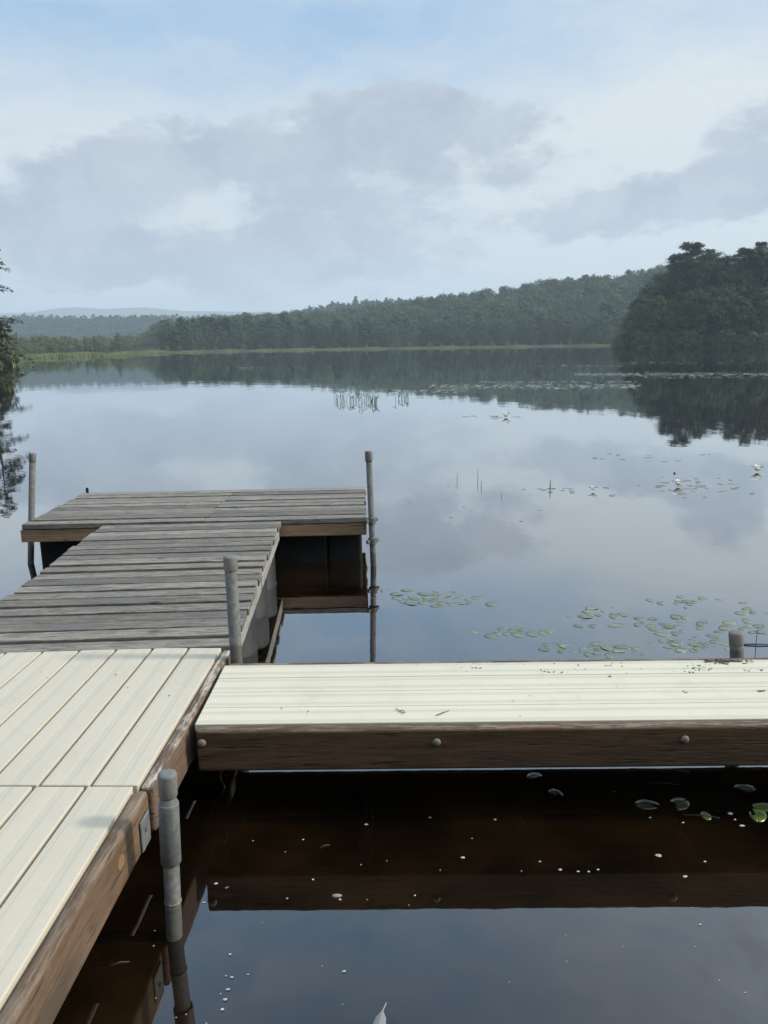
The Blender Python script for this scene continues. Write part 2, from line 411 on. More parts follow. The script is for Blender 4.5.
pm, L = post('grey galvanised post at the inner corner between grey walkway and cream gangway', (230, 556), (237, 668), 2.80, 2.80, rad=.0235, cap=.0265, caph=.055, zmin=-1.2)
pr, L = post('thin galvanised post at the right front corner of the grey dock head', (368.5, 451), (373.5, 566), 5.20, 5.18, rad=.021, cap=.026, caph=.07)
for z in (.18, .325):
    bm = bmesh.new(); add_lathe(bm, [(.022, z - .02), (.031, z - .019), (.031, z + .019), (.022, z + .02)], 20)
    add_box(bm, -.055, .055, -.010, .010, z - .013, z + .013, .003, 1); obj('bracket', bm, M['galv'], pr)
pl, L = post('thin galvanised post at the left front corner of the grey dock head', (32.5, 453), (30.5, 580), 5.36, 5.36, rad=.0215, cap=.025, caph=.06, zmin=-1.0)
pc, L = post('stubby capped post end standing just behind the right part of the cream gangway', (736, 632), (737.5, 672), 2.778, 2.778, rad=.0255, cap=.0268, caph=.050, zmin=-1.2)

# ------------------------------------------------------------------ small things on the docks
def debris_at(bm, p, s):
    b = bmesh.new(); bmesh.ops.create_icosphere(b, subdivisions=1, radius=s)
    for v in b.verts: v.co *= random.uniform(.6, 1.3)
    bmesh.ops.scale(b, vec=(random.uniform(.7, 2.2), random.uniform(.5, 1.0), .35), verts=b.verts)
    bmesh.ops.rotate(b, matrix=Matrix.Rotation(random.uniform(0, 6.3), 3, 'Z'), verts=b.verts)
    bmesh.ops.translate(b, vec=p, verts=b.verts)
    t_ = bpy.data.meshes.new('t'); b.to_mesh(t_); b.free(); bm.from_mesh(t_); bpy.data.meshes.remove(t_)
bm = bmesh.new()
for (x, y, rx, ry, n) in ((470, 668, 12, 2.5, 16), (555, 672, 16, 2, 14), (700, 668, 22, 4, 34), (690, 672, 5, 1, 6), (545, 670, 6, 1, 6), (755, 670, 14, 1.5, 14), (763, 691, 8, 1, 9), (684, 692, 6, 1, 4),
                          (500, 664, 60, 2, 10), (640, 666, 90, 4, 26), (330, 712, 90, 6, 5), (610, 665, 8, 1, 5), (100, 690, 80, 30, 12), (560, 690, 160, 20, 14)):
    for k in range(n):
        p = at_z(x + random.gauss(0, rx * .55), min(716, max(662.5, y + random.gauss(0, ry * .6))), DZ)
        debris_at(bm, (p.x, p.y, DZ + .0015), random.choice((.0012, .0018, .0018, .003, .0045)))
o = obj('leaf_litter', bm, M['debris']); o['kind'] = 'stuff'
bm = bmesh.new()
for k in range(90):
    p = at_z(722 + random.gauss(0, 11), 660.6 + abs(random.gauss(0, 1.3)), DZ)
    debris_at(bm, (p.x, p.y, DZ + random.uniform(.0, .006)), random.uniform(.003, .007))
tag(obj('debris_heap', bm, M['debris']), 'small heap of dry leaf crumbs at the foot of the stubby capped post', 'debris')
def curve_thing(name, label, cat, pts, rad, m, n=5):
    bm = bmesh.new(); add_tube(bm, pts, rad, n); return tag(obj(name, bm, m, smooth=True), label, cat)
def dk(x, y, dz=.002): p = at_z(x, y, DZ); return (p.x, p.y, DZ + dz)
curve_thing('twig', 'thin dark straight twig lying on the front edge of the cream gangway', 'twig', [dk(436, 716), dk(441, 714), dk(449, 711)], [.0012, .0018, .001], M['twig'])
curve_thing('stem', 'tiny curled dry stem lying on the cream gangway left of the straight twig', 'stem', [dk(396, 709), dk(399, 711), dk(402, 713.5), dk(405, 713), dk(403, 710.5), dk(399, 711.5)], .0011, M['twig'])
pts = []
q0 = Vector((-.545, 2.29, .185))
for k in range(12): pts.append(q0 + Vector((.006 * math.sin(k * .9), .004 * math.cos(k * 1.3), -.0112 * k)))
curve_thing('thread', 'frayed pale thread hanging below the left end of the cream gangway', 'thread', pts, [.0012 + .0008 * (k % 3 == 0) for k in range(12)], M['strand'])

# ------------------------------------------------------------------ water, land, hills
def grid_mesh(name, V, F, mats, smooth=True):
    me = bpy.data.meshes.new(name)
    V = np.asarray(V, np.float32); F = np.asarray(F, np.int32)
    me.vertices.add(len(V)); me.vertices.foreach_set('co', V.ravel())
    me.loops.add(F.size); me.loops.foreach_set('vertex_index', F.ravel())
    me.polygons.add(len(F)); me.polygons.foreach_set('loop_start', np.arange(len(F), dtype=np.int32) * 4); me.polygons.foreach_set('loop_total', np.full(len(F), 4, np.int32))
    me.polygons.foreach_set('use_smooth', np.full(len(F), smooth))
    me.update(calc_edges=True)
    return me
XL, XH, YL, YH = -4300, 4300, -60, 5950
me = grid_mesh('lake', [(XL, YL, 0), (XH, YL, 0), (XH, YH, 0), (XL, YH, 0)], [(0, 1, 2, 3)], None, False)
o = link_mesh('lake', me, M['water']); o['kind'] = 'structure'

KX = FOC / math.cos(R(PITCH))       # pixels per unit slope along the horizon
def px_to_u(x): return (np.asarray(x, float) - 384) / KX
SX = np.array([-2500, -400, -40, 0, 16, 22, 60, 120, 165, 220, 300, 400, 560, 612, 617, 640, 700, 768, 900, 1300, 3500])
SY = np.array([40, 62, 80, 83, 87, 150, 172, 205, 300, 355, 385, 398, 388, 355, 214, 200, 195, 186, 120, 60, 40])
def shore(x): return np.interp(x, SX, SY)
RX = np.array([-3000, -200, 20, 100, 165, 220, 300, 400, 480, 560, 620, 665, 768, 1000, 3500])
RH = np.array([6, 6, 7, 10, 27, 31, 35, 44, 52, 61, 66, 75, 82, 82, 70])   # tree tops above the horizon, in pixels
def hashn(x, y, s):
    return (np.sin(x / s * 1.7 + 1.3 * np.sin(y / s * 1.1)) + np.sin(y / s * 1.9 + 1.7 * np.sin(x / s * .8 + 2))) * .5
def smooth(t): t = np.clip(t, 0, 1); return t * t * (3 - 2 * t)
def land(X, Y):
    x = X / np.maximum(Y, 1.0) * KX + 384
    s = shore(x)
    d = Y - s
    z = np.where(d > 0, .12 + .25 * smooth(d / 12), -1.2 * smooth(-d / 6) + .12 * (1 - smooth(-d / 1.0)))
    zr = np.interp(x, RX, RH) * 640 / KX - 14
    zr = np.maximum(zr, 0)
    s2 = np.where(x >= 608, np.maximum(s, 375), s)
    up = smooth((Y - s2 - 28) / (630 - s2 - 28)) ** .9
    z = z + np.where(d > 0, zr * up * (1 - .5 * smooth((Y - 660) / 300)) + hashn(X, Y, 34) * 1.4 * up, 0)
    # wooded point on the right
    z = z + np.where((x > 612) & (d > 0) & (Y < 330), 2.5 * smooth(d / 45), 0)
    # farther ridges
    h2 = np.interp(x, [150, 240, 280, 320, 360, 400, 430, 520, 700, 1200], [8, 28, 35, 41, 46, 46.5, 45, 45, 45, 30]) * 1100 / KX - 10.5
    z2 = h2 * smooth(1 - np.abs(Y - 1100) / 330)
    h3 = np.interp(x, [-1500, -100, 20, 100, 150, 200, 260, 340, 500, 2000], [20, 33, 35, 34.5, 33, 33, 32, 29, 20, 10]) * 1450 / KX - 9
    z3 = h3 * smooth(1 - np.abs(Y - 1450) / 300)
    h4 = np.interp(x, [-1500, -100, 0, 40, 65, 85, 110, 150, 190, 260, 330, 420, 2000], [22, 33, 37, 38, 41.5, 42, 40, 41, 37, 35, 34, 32, 22]) * 5200 / KX
    z4 = h4 * smooth(1 - np.abs(Y - 5200) / 650)
    far = np.maximum(np.maximum(z2, z3 + hashn(X, Y, 60) * 2.0), z4)
    z = np.where(Y > 640, np.maximum(z, far), z)
    return z
# one sheet: land that rises out of the lake
ys = np.concatenate([np.linspace(30, 140, 30), np.linspace(144, 460, 90), np.linspace(470, 1000, 54), np.linspace(1020, 5900, 110)])
us = np.concatenate([np.linspace(-1.6, -.62, 20), np.linspace(-.6, .6, 260), np.linspace(.62, 1.6, 20)])
UU, YY = np.meshgrid(us, ys)
XX = np.clip(UU * YY, -4200, 4200)
ZZ = land(XX, YY)
nu = len(us); ny = len(ys)
idx = np.arange(nu * ny).reshape(ny, nu)
F = np.stack([idx[:-1, :-1], idx[:-1, 1:], idx[1:, 1:], idx[1:, :-1]], -1).reshape(-1, 4)
me = grid_mesh('terrain', np.stack([XX, YY, ZZ], -1).reshape(-1, 3), F, None)
o = link_mesh('terrain', me, M['hill']); o['kind'] = 'structure'
# the shore the photographer stands on
bm = bmesh.new(); nx_, ny_ = 40, 24; vv = {}
for j in range(ny_):
    for i in range(nx_):
        x = -30 + 60 * i / (nx_ - 1); y = -50 + 51.2 * (j / (ny_ - 1)) ** .6
        z = .35 * smooth((.35 - y + .25 * math.sin(x * 1.7)) / 5) - .35 * smooth((y - .1) / 1.1) + .04 * math.sin(x * 2.1) * math.sin(y * 1.7)
        vv[i, j] = bm.verts.new((x, y, float(z)))
for j in range(ny_ - 1):
    for i in range(nx_ - 1): bm.faces.new((vv[i, j], vv[i + 1, j], vv[i + 1, j + 1], vv[i, j + 1]))
o = obj('shore_ground', bm, M['ground'], smooth=True); o['kind'] = 'structure'

# ------------------------------------------------------------------ trees
def tube_arr(pts, rad, n=6):
    pts = np.asarray(pts, float); k = len(pts); V = []; Fq = []
    for i in range(k):
        d = pts[min(i + 1, k - 1)] - pts[max(i - 1, 0)]; d = d / (np.linalg.norm(d) + 1e-9)
        a = np.array([0, 0, 1.]) if abs(d[2]) < .9 else np.array([1., 0, 0])
        u = np.cross(d, a); u /= np.linalg.norm(u); v = np.cross(d, u)
        th = np.arange(n) * 2 * np.pi / n
        V.append(pts[i] + rad[i] * (np.cos(th)[:, None] * u + np.sin(th)[:, None] * v))
    for i in range(k - 1):
        for j in range(n): Fq.append((i * n + j, i * n + (j + 1) % n, (i + 1) * n + (j + 1) % n, (i + 1) * n + j))
    return np.concatenate(V), np.array(Fq, int)
def quads_arr(C, N, su, sv, T=None):
    """leaf faces: centres, normals, half sizes, optional long axis"""
    n = len(C)
    N = N / (np.linalg.norm(N, axis=1, keepdims=True) + 1e-9)
    if T is None: T = rng.normal(size=(n, 3))
    U = T - (T * N).sum(1, keepdims=True) * N; U /= (np.linalg.norm(U, axis=1, keepdims=True) + 1e-9)
    W = np.cross(N, U)
    su = np.asarray(su).reshape(-1, 1); sv = np.asarray(sv).reshape(-1, 1)
    V = np.stack([C - U * su, C - W * sv * rng.uniform(.6, 1.2, (n, 1)), C + U * su, C + W * sv * rng.uniform(.6, 1.2, (n, 1))], 1).reshape(-1, 3)
    return V, np.arange(4 * n).reshape(n, 4)
class Arr:
    def __init__(s): s.V = []; s.F = []; s.T = []; s.n = 0
    def add(s, VF, tone=0.0):
        V, Fq = VF; s.V.append(V); s.F.append(Fq + s.n); s.n += len(V)
        s.T.append(np.full(len(V), tone) if np.isscalar(tone) else np.repeat(tone, 4))
    def get(s): return np.concatenate(s.V), np.concatenate(s.F), np.concatenate(s.T)
def clump(A, c, rad, n, leaf, flat=.7, up=.8, core=.55):
    c = np.asarray(c, float)
    d = rng.normal(size=(n, 3)); d /= np.linalg.norm(d, axis=1, keepdims=True)
    r = rng.uniform(core, 1.08, (n, 1)) * (1 + .22 * np.sin(d[:, :1] * 5 + c[0]) * np.cos(d[:, 1:2] * 4 + c[1]))
    P = c + d * r * np.array([rad, rad, rad * flat])
    N = d * 1.0 + rng.normal(size=(n, 3)) * .28 + np.array([0, 0, up * .5])
    s = leaf * rng.uniform(.6, 1.3, n)
    A.add(quads_arr(P, N, s, s * .7), rng.uniform(0, 1) * .7 + rng.uniform(0, .3, n))
def broadleaf(h, wide, nclump, nleaf, leaf, seed, low=.15):
    global rng; rng = np.random.default_rng(seed)
    T = Arr(); Cn = Arr()
    lean = rng.normal(0, .02 * h, 2)
    tp = [(lean[0] * (k / 5) ** 2, lean[1] * (k / 5) ** 2, h * .8 * k / 5) for k in range(6)]
    T.add(tube_arr(tp, [h * .018 * (1 - .17 * k) for k in range(6)], 7))
    for k in range(nclump):
        f = low + (1 - low) * ((k + rng.uniform(0, 1)) / nclump)
        env = wide * (math.sin(math.pi * min(1, max(0, (f - low * .6)) / (1.02 - low * .6)) ** .8) ** .75 + .08)
        a = k * 2.399 + rng.uniform(-.5, .5); rr = env * rng.uniform(.35, .85)
        c = np.array([math.cos(a) * rr, math.sin(a) * rr, h * f * rng.uniform(.93, 1.0) - .3])
        rad = wide * rng.uniform(.30, .50) * (1.0 if f < .8 else .8) * (1.0 if nclump > 10 else 1.25)
        clump(Cn, c, rad, int(nleaf * rng.uniform(.7, 1.2)), leaf, rng.uniform(.6, .85))
        b = np.array([lean[0] * f * f, lean[1] * f * f, h * max(.15, f * .72 - .06)])
        T.add(tube_arr([b, (b + c) / 2 + np.array([0, 0, .03 * h]), c], [h * .006, h * .004, h * .0015], 5))
    return T.get(), Cn.get()
def pine_tree(h, wide, nw, nleaf, leaf, seed, bare=.15):
    """white pine: shelves of foliage on level limbs, ragged top"""
    global rng; rng = np.random.default_rng(seed)
    T = Arr(); Cn = Arr()
    T.add(tube_arr([(0.12 * math.sin(k), .1 * math.cos(k), h * .97 * k / 7) for k in range(8)], [h * .014 * (1 - .125 * k) for k in range(8)], 7))
    for k in range(nw):
        f = bare + (1 - bare) * (k + rng.uniform(0, .6)) / nw
        L0 = wide * (1 - ((f - bare) / (1 - bare)) ** 2.6 * .66) * rng.uniform(.7, 1.1)
        m_ = rng.integers(3, 6); a0 = rng.uniform(0, 6.28)
        for j in range(m_):
            a = a0 + j * 6.283 / m_ + rng.uniform(-.4, .4); L = L0 * rng.uniform(.55, 1.15)
            b = np.array([0, 0, h * f - .2]); e = np.array([math.cos(a) * L, math.sin(a) * L, h * f + L * rng.uniform(.05, .32)])
            T.add(tube_arr([b, (b + e) / 2 - np.array([0, 0, .02 * L]), e], [h * .005, h * .0035, h * .001], 4))
            for q in (.45, .78, 1.0):
                c = b + (e - b) * q + np.array([0, 0, .1])
                clump(Cn, c + rng.normal(0, .15, 3), (.22 + .18 * q) * L + .3, int(nleaf * (.5 + .5 * q)), leaf, .55, .6, .2)
    clump(Cn, (0, 0, h * .965), wide * .30, nleaf * 2, leaf, .75, .5, .1)
    return T.get(), Cn.get()
def spire(h, wide, nw, nleaf, leaf, seed, bare=.06, droop=.12, sparse=1.0, pw=.8):
    """hemlock, spruce or larch: tapering spire of drooping sprays"""
    global rng; rng = np.random.default_rng(seed)
    T = Arr(); Cn = Arr()
    T.add(tube_arr([(0, 0, h * k / 6) for k in range(7)], [h * .013 * (1 - .155 * k) for k in range(7)], 7))
    for k in range(nw):
        f = bare + (1 - bare) * k / nw
        L0 = wide * (1 - f) ** pw + .15
        for j in range(int(rng.integers(3, 6) * sparse) + 1):
            a = rng.uniform(0, 6.283); L = L0 * rng.uniform(.45, 1.15)
            e = np.array([math.cos(a) * L, math.sin(a) * L, h * f - droop * L + .1 * L * rng.normal()]); b = np.array([0, 0, h * f + .03 * L])
            T.add(tube_arr([b, b + (e - b) * .5 + np.array([0, 0, .05 * L]), e], [.012 * L + .012, .008 * L + .008, .004], 4))
            n = nleaf; q = rng.uniform(.12, 1.05, n)
            sp = rng.normal(0, .16, (n, 1)) * L * (1.15 - q[:, None])
            side = np.array([-math.sin(a), math.cos(a), 0])
            P = b + (e - b) * q[:, None] + side * sp + np.array([0, 0, 1]) * (rng.normal(0, .035, (n, 1)) * L - .18 * np.abs(sp) + .05 * L * (q * (1 - q) * 4)[:, None])
            N = rng.normal(0, .35, (n, 3)) + np.array([0, 0, 1.0])
            Tt = (e - b) * .6 + side * np.sign(sp) * L * .7 + rng.normal(0, .2, (n, 3)) * L
            s = leaf * rng.uniform(.6, 1.3, n)
            Cn.add(quads_arr(P, N, s, s * .38, Tt), rng.uniform(0, 1) * .6 + rng.uniform(0, .4, n))
    return T.get(), Cn.get()
def arr_mesh(name, a, smooth_=False):
    V, Fq, tn = a
    me = grid_mesh(name, V, Fq, None, smooth_)
    at = me.attributes.new('tone', 'FLOAT', 'POINT'); at.data.foreach_set('value', np.asarray(tn, np.float32))
    return me
def merged_mesh(name, tr, cr, mats):
    V = np.concatenate([cr[0], tr[0]]); Fq = np.concatenate([cr[1], tr[1] + len(cr[0])]); tn = np.concatenate([cr[2], tr[2]])
    me = arr_mesh(name, (V, Fq, tn))
    for mm in mats: me.materials.append(mm)
    me.polygons.foreach_set('material_index', np.concatenate([np.zeros(len(cr[1]), np.int32), np.ones(len(tr[1]), np.int32)]))
    return me
def parted(name, arrs, fm):
    """a prototype: trunk mesh and crown mesh"""
    t_ = arr_mesh('trunk', arrs[0], True); t_.materials.append(M['bark'])
    c_ = arr_mesh('crown', arrs[1]); c_.materials.append(fm)
    return t_, c_
def place_parted(name, proto, loc, rz, s, label, cat, group=None, sz=None):
    r = empty(name, label, cat, loc, rz, group); r.scale = (s, s, sz or s)
    for nm, me in (('trunk', proto[0]), ('crown', proto[1])):
        o = bpy.data.objects.new(nm, me); col.objects.link(o); o.parent = r
    return r
def ground_at(x, Y):
    X = (x - 384) / KX * Y
    return X, float(land(np.array([X]), np.array([float(Y)]))[0])

# -- the conifer at the left edge
hem = parted('hemlock', spire(17.2, 3.9, 34, 120, .20, 3, droop=.14, pw=.5, sparse=.9), M['spruce'])
X, z = ground_at(-9, 86)
place_parted('hemlock_tree', hem, (X, 86, z - .1), 0.6, 1.0, 'tall dark conifer with drooping branches cut by the left edge of the photo', 'tree')
X, z = ground_at(-62, 92)
place_parted('hemlock_tree', hem, (X, 92, z - .1), 2.6, .9, 'second dark conifer beyond the left edge, mostly its reflection and tips', 'tree') if False else None
bush = [parted('b', broadleaf(3.0, 1.7, 12, 90, .16, s_, low=.05), M['marsh_leaf']) for s_ in (31, 32)]
BL = ['low yellow green bush at the waterline under the tall left conifer', 'rounded green shrub on the bank just behind the low bush at left', 'taller green shrub against the trunk of the left conifer', 'small pale shrub at the outer tip of the left bank']
for (x, Y, s, l, b) in ((5, 85.5, .85, 0, 0), (-3, 88, 1.35, 1, 1), (-10, 90, 1.9, 2, 0), (13, 87.0, .5, 3, 1)):
    X, z = ground_at(x, Y); place_parted('shrub', bush[b], (X, Y, z - .05), x * 1.7, s, BL[l], 'shrub')

# -- the wooded point on the right
pines = [parted('p', pine_tree(24, 6.3, 21, 85, .24, s_, bare=.12), M['pine']) for s_ in (41, 42, 43)]
broads = [parted('d', broadleaf(14, 4.6, 30, 150, .30, s_, low=.06), M['leaf']) for s_ in (51, 52, 53)]
firs = [parted('f', spire(12, 2.6, 26, 40, .26, s_, droop=.1), M['spruce']) for s_ in (61,)]
def hpx(x, ytop, Y): return (346 - .0149 * (x - 384) - ytop) * Y / KX + 1.5
big = [(690, 247, 212, 0, 'tallest white pine near the left end of the wooded point'), (676, 256, 216, 1, 'tall pine with flat spreading top at the outer shoulder of the wooded point'),
       (706, 253, 220, 2, 'broad pine crown just right of the tallest pine on the point'), (720, 259, 214, 1, 'pine beside the notch in the skyline of the wooded point'),
       (741, 253, 210, 0, 'pine just right of the skyline notch on the wooded point'), (757, 246, 206, 2, 'large dark pine near the right edge of the photo'),
       (776, 250, 208, 1, 'pine cut by the right edge of the photo'), (667, 277, 226, 0, 'lower pine stepping down at the outer end of the wooded point'),
       (792, 244, 214, 0, 'pine beyond the right edge whose branches reach into view')]
for k, (x, yt, Y, p_, lab) in enumerate(big):
    X, z = ground_at(x, Y); s = (hpx(x, yt, Y) - z) / 24.3
    place_parted('pine_tree', pines[p_], (X, Y, z - .2), k * 1.9, s, lab, 'pine tree')
mids = []
r2 = np.random.default_rng(77)
for k in range(13):
    x = 633 + k * 11.8 + r2.uniform(-3, 3); Y = 203 - .10 * (x - 620) * .9 + r2.uniform(2, 6)
    top = np.interp(x, [618, 630, 645, 665, 700, 770], [322, 316, 304, 294, 296, 292]) + r2.uniform(-10, 14)
    mids.append((x, top, Y))
for k in range(12):
    x = 650 + k * 11.8 + r2.uniform(-3, 3); Y = 214 - .08 * (x - 620) + r2.uniform(2, 10)
    top = np.interp(x, [618, 640, 655, 670, 700, 770], [318, 312, 294, 270, 266, 264]) + r2.uniform(-6, 10)
    mids.append((x, top, Y))
for k, (x, yt, Y) in enumerate(mids):
    X, z = ground_at(x, Y); s = (hpx(x, yt, Y) - z) / 14.2
    front = k < 13
    place_parted('broadleaf_tree', broads[k % 3], (X, Y, z - .2), k * 2.3, s,
                 'dark broadleaf tree along the waterline of the wooded point at right' if front else 'broadleaf tree standing in the second rank under the pines of the right point',
                 'tree', 'waterside trees of the right point' if front else 'second rank trees of the right point')
for k, (x, yt, Y, lab) in enumerate(((640, 296, 243, 'lowest of three trees stepping down behind the outer end of the right point'), (650, 284, 250, 'middle of three trees stepping down behind the outer end of the right point'), (659, 273, 256, 'highest of three trees stepping down behind the outer end of the right point'))):
    X, z = ground_at(x, Y); s = (hpx(x, yt, Y) - z) / 14.2
    place_parted('broadleaf_tree', broads[(k + 1) % 3], (X, Y, z - .2), k * 1.3 + .4, s, lab, 'tree')
X, z = ground_at(706, 197); place_parted('fir_tree', firs[0], (X, 194.5, z), 1.0, (hpx(706, 318, 195)) / 12, 'small pale cone shaped fir at the water in front of the right point', 'fir tree')
for k in range(16):
    x = 622 + k * 10.3 + r2.uniform(-3, 3); Y = shore(x) + 1.5
    X, z = ground_at(x, Y); place_parted('shrub', bush[k % 2], (X, Y, z - .1), k * 1.1, r2.uniform(.9, 1.7), 'low shrub overhanging the water edge of the wooded right point', 'shrub', 'shrubs along the right point')

# -- trees of the far shore: single meshes
far_b = [merged_mesh('far_broadleaf', *broadleaf(12.5, 5.2, 18, 105, .40, s_, low=.10), [M['leaf'], M['bark']]) for s_ in (71, 72, 73, 74)]
far_p = [merged_mesh('far_pine', *pine_tree(14.5, 3.4, 11, 16, .5, s_, bare=.15), [M['pine'], M['bark']]) for s_ in (81, 82)]
far_m = [merged_mesh('far_larch', *spire(8, 1.7, 16, 18, .30, s_, sparse=.7), [M['marsh_leaf'], M['bark']]) for s_ in (91, 92)]
far_s = [merged_mesh('far_shrub', *broadleaf(4.5, 2.2, 10, 60, .30, s_, low=.05), [M['marsh_leaf'], M['bark']]) for s_ in (95, 96)]
def single(name, me, x, Y, s, label, cat, group, rz, sink=.2):
    X, z = ground_at(x, Y)
    o = bpy.data.objects.new(name, me); col.objects.link(o)
    o.location = (X, Y, z - sink); o.scale = (s * r2.uniform(.9, 1.12), s * r2.uniform(.9, 1.12), s); o.rotation_euler = (0, 0, rz)
    return tag(o, label, cat, group)
n_ind = 0
for row in range(5):
    x = 168.0 + row * 2
    while x < 668:
        Y = shore(min(x, 606)) + 34 + row * 11 + r2.uniform(-4, 4)
        if x > 606: Y = max(Y, 395 + row * 10)
        if x > 612 and row < 2: x += 9; continue
        s = r2.uniform(.70, 1.25) * (.9 if row == 0 else 1)
        if row == 0 and r2.uniform() < .35: s *= .6
        if r2.uniform() < .10 or (x < 300 and r2.uniform() < .35):
            single('pine_tree', far_p[int(r2.integers(2))], x, Y, s * .95, 'dark pointed pine among the trees along the far wooded shore', 'pine tree', 'pines of the far shore', r2.uniform(0, 6.28))
        else:
            single('broadleaf_tree', far_b[int(r2.integers(4))], x, Y, s, ('rounded broadleaf tree in the first rank along the far marsh edge' if row == 0 else 'rounded broadleaf tree low on the wooded hill across the lake'), 'tree', 'first rank of the far shore' if row == 0 else 'trees of the far hill foot', r2.uniform(0, 6.28))
        n_ind += 1
        x += 10.5 * 395 / Y * r2.uniform(.75, 1.3)
# marsh trees at left
for k in range(56):
    x = 14 + r2.uniform(0, 165); Y = shore(x) + 55 + r2.uniform(0, 230)
    if r2.uniform() < .55: single('larch_tree', far_m[k % 2], x, Y, r2.uniform(.55, 1.0), 'pale green thin larch in the marsh at the far left shore', 'larch tree', 'larches of the left marsh', k)
    else: single('marsh_shrub', far_s[k % 2], x, Y, r2.uniform(.35, .9), 'pale rounded shrub in the marsh at the far left shore', 'shrub', 'shrubs of the left marsh', k)
# a few shrubs in front of the far woods
for k in range(34):
    x = 170 + k * 13 + r2.uniform(-5, 5); Y = shore(min(x, 606)) + 24 + r2.uniform(0, 7)
    single('marsh_shrub', far_s[k % 2], x, Y, r2.uniform(.35, .85), 'low pale shrub at the foot of the far woods behind the marsh grass', 'shrub', 'shrubs at the foot of the far woods', k)
X, z = ground_at(359, 1085)
o = single('pine_tree', far_p[0], 359, 1085, 1.05, 'lone tall pine rising above the hazy ridge behind the far woods', 'pine tree', None, 1.0)

# the rest of the woods, a mass nobody could count
def wood_mass(name, protos, spots, fm):
    Vs, Fs, Ts = [], [], []; n0 = 0
    for (X, Y, z, s, sz, rz, pi, tone) in spots:
        V, Fq, tn = protos[pi]
        c, s_ = math.cos(rz), math.sin(rz)
        W = np.empty_like(V); W[:, 0] = (V[:, 0] * c - V[:, 1] * s_) * s + X; W[:, 1] = (V[:, 0] * s_ + V[:, 1] * c) * s + Y; W[:, 2] = V[:, 2] * sz + z
        Vs.append(W); Fs.append(Fq + n0); Ts.append(tn * .28 + tone); n0 += len(V)
    me = arr_mesh(name, (np.concatenate(Vs), np.concatenate(Fs), np.concatenate(Ts)))
    o = link_mesh(name, me, fm); o['kind'] = 'stuff'
    return o
mass_b = [broadleaf(12, 5.6, 9, 70, .58, s_, low=.3)[1] for s_ in (111, 112, 113, 114)]
mass_p = [pine_tree(14.5, 3.4, 8, 9, .8, s_, bare=.3)[1] for s_ in (121, 122)]
tiny_b = [broadleaf(12, 4.6, 7, 14, 1.25, s_, low=.35)[1] for s_ in (131, 132, 133)]
r3 = np.random.default_rng(9)
sp, spp = [], []
Y = 448.0
while Y < 760:
    x = 160 + r3.uniform(0, 10)
    while x < 790:
        Yj = Y + r3.uniform(-5, 5)
        if Yj > shore(min(x, 606)) + 85:
            X = (x - 384) / KX * Yj; z = float(land(np.array([X]), np.array([Yj]))[0]) - .5
            s = r3.uniform(.75, 1.40)
            if r3.uniform() < (.04 if x > 300 else .30): spp.append((X, Yj, z, s, s * r3.uniform(.62, .80), r3.uniform(0, 6.28), int(r3.integers(2)), r3.uniform(-.15, .5)))
            else: sp.append((X, Yj, z, s, min(s, 1.1) * r3.uniform(.72, 1.25), r3.uniform(0, 6.28), int(r3.integers(4)), r3.uniform(-.15, .95)))
        x += 8.6 / Yj * KX * r3.uniform(.7, 1.3)
    Y += 10.5
wood_mass('broadleaf_woods', mass_b, sp, M['leaf']); wood_mass('pine_woods', mass_p, spp, M['pine'])
sp2 = []
for (Y0, Y1, dy, xa, xb) in ((850, 1120, 16, 230, 470), (1180, 1480, 19, -60, 360)):
    Y = Y0
    while Y < Y1:
        x = xa
        while x < xb:
            Yj = Y + r3.uniform(-7, 7); X = (x - 384) / KX * Yj; z = float(land(np.array([X]), np.array([Yj]))[0]) - 3.5
            s = r3.uniform(.7, 1.3); sp2.append((X, Yj, z, s, s * r3.uniform(.7, 1.15), r3.uniform(0, 6.28), int(r3.integers(3)), r3.uniform(-.1, .4)))
            x += 7.5 / Yj * KX * r3.uniform(.75, 1.3)
        Y += dy
wood_mass('hillside_woods', tiny_b, sp2, M['far'])
# low left woods behind the marsh
sp3 = []
for k in range(260):
    x = r3.uniform(-20, 172); Yj = shore(x) + 170 + r3.uniform(0, 380); X = (x - 384) / KX * Yj; z = float(land(np.array([X]), np.array([Yj]))[0]) - .3
    s = r3.uniform(.55, .85); sp3.append((X, Yj, z, s, s * r3.uniform(.8, 1.1), r3.uniform(0, 6.28), int(r3.integers(4)), r3.uniform(0, .6)))
spb = []  # unseen trees added behind the camera to dim light on the front boards
for k in range(150):
    X = r3.uniform(-60, 60); Yj = r3.uniform(-48, -11)
    s = r3.uniform(.8, 1.2); spb.append((X, Yj, -.3, s, s * r3.uniform(.8, 1.1), r3.uniform(0, 6.28), int(r3.integers(4)), r3.uniform(0, .5)))
wood_mass('unseen_shade_woods', mass_b, spb, M['leaf'])
wood_mass('marsh_woods', mass_b, sp3, M['marsh_leaf'])
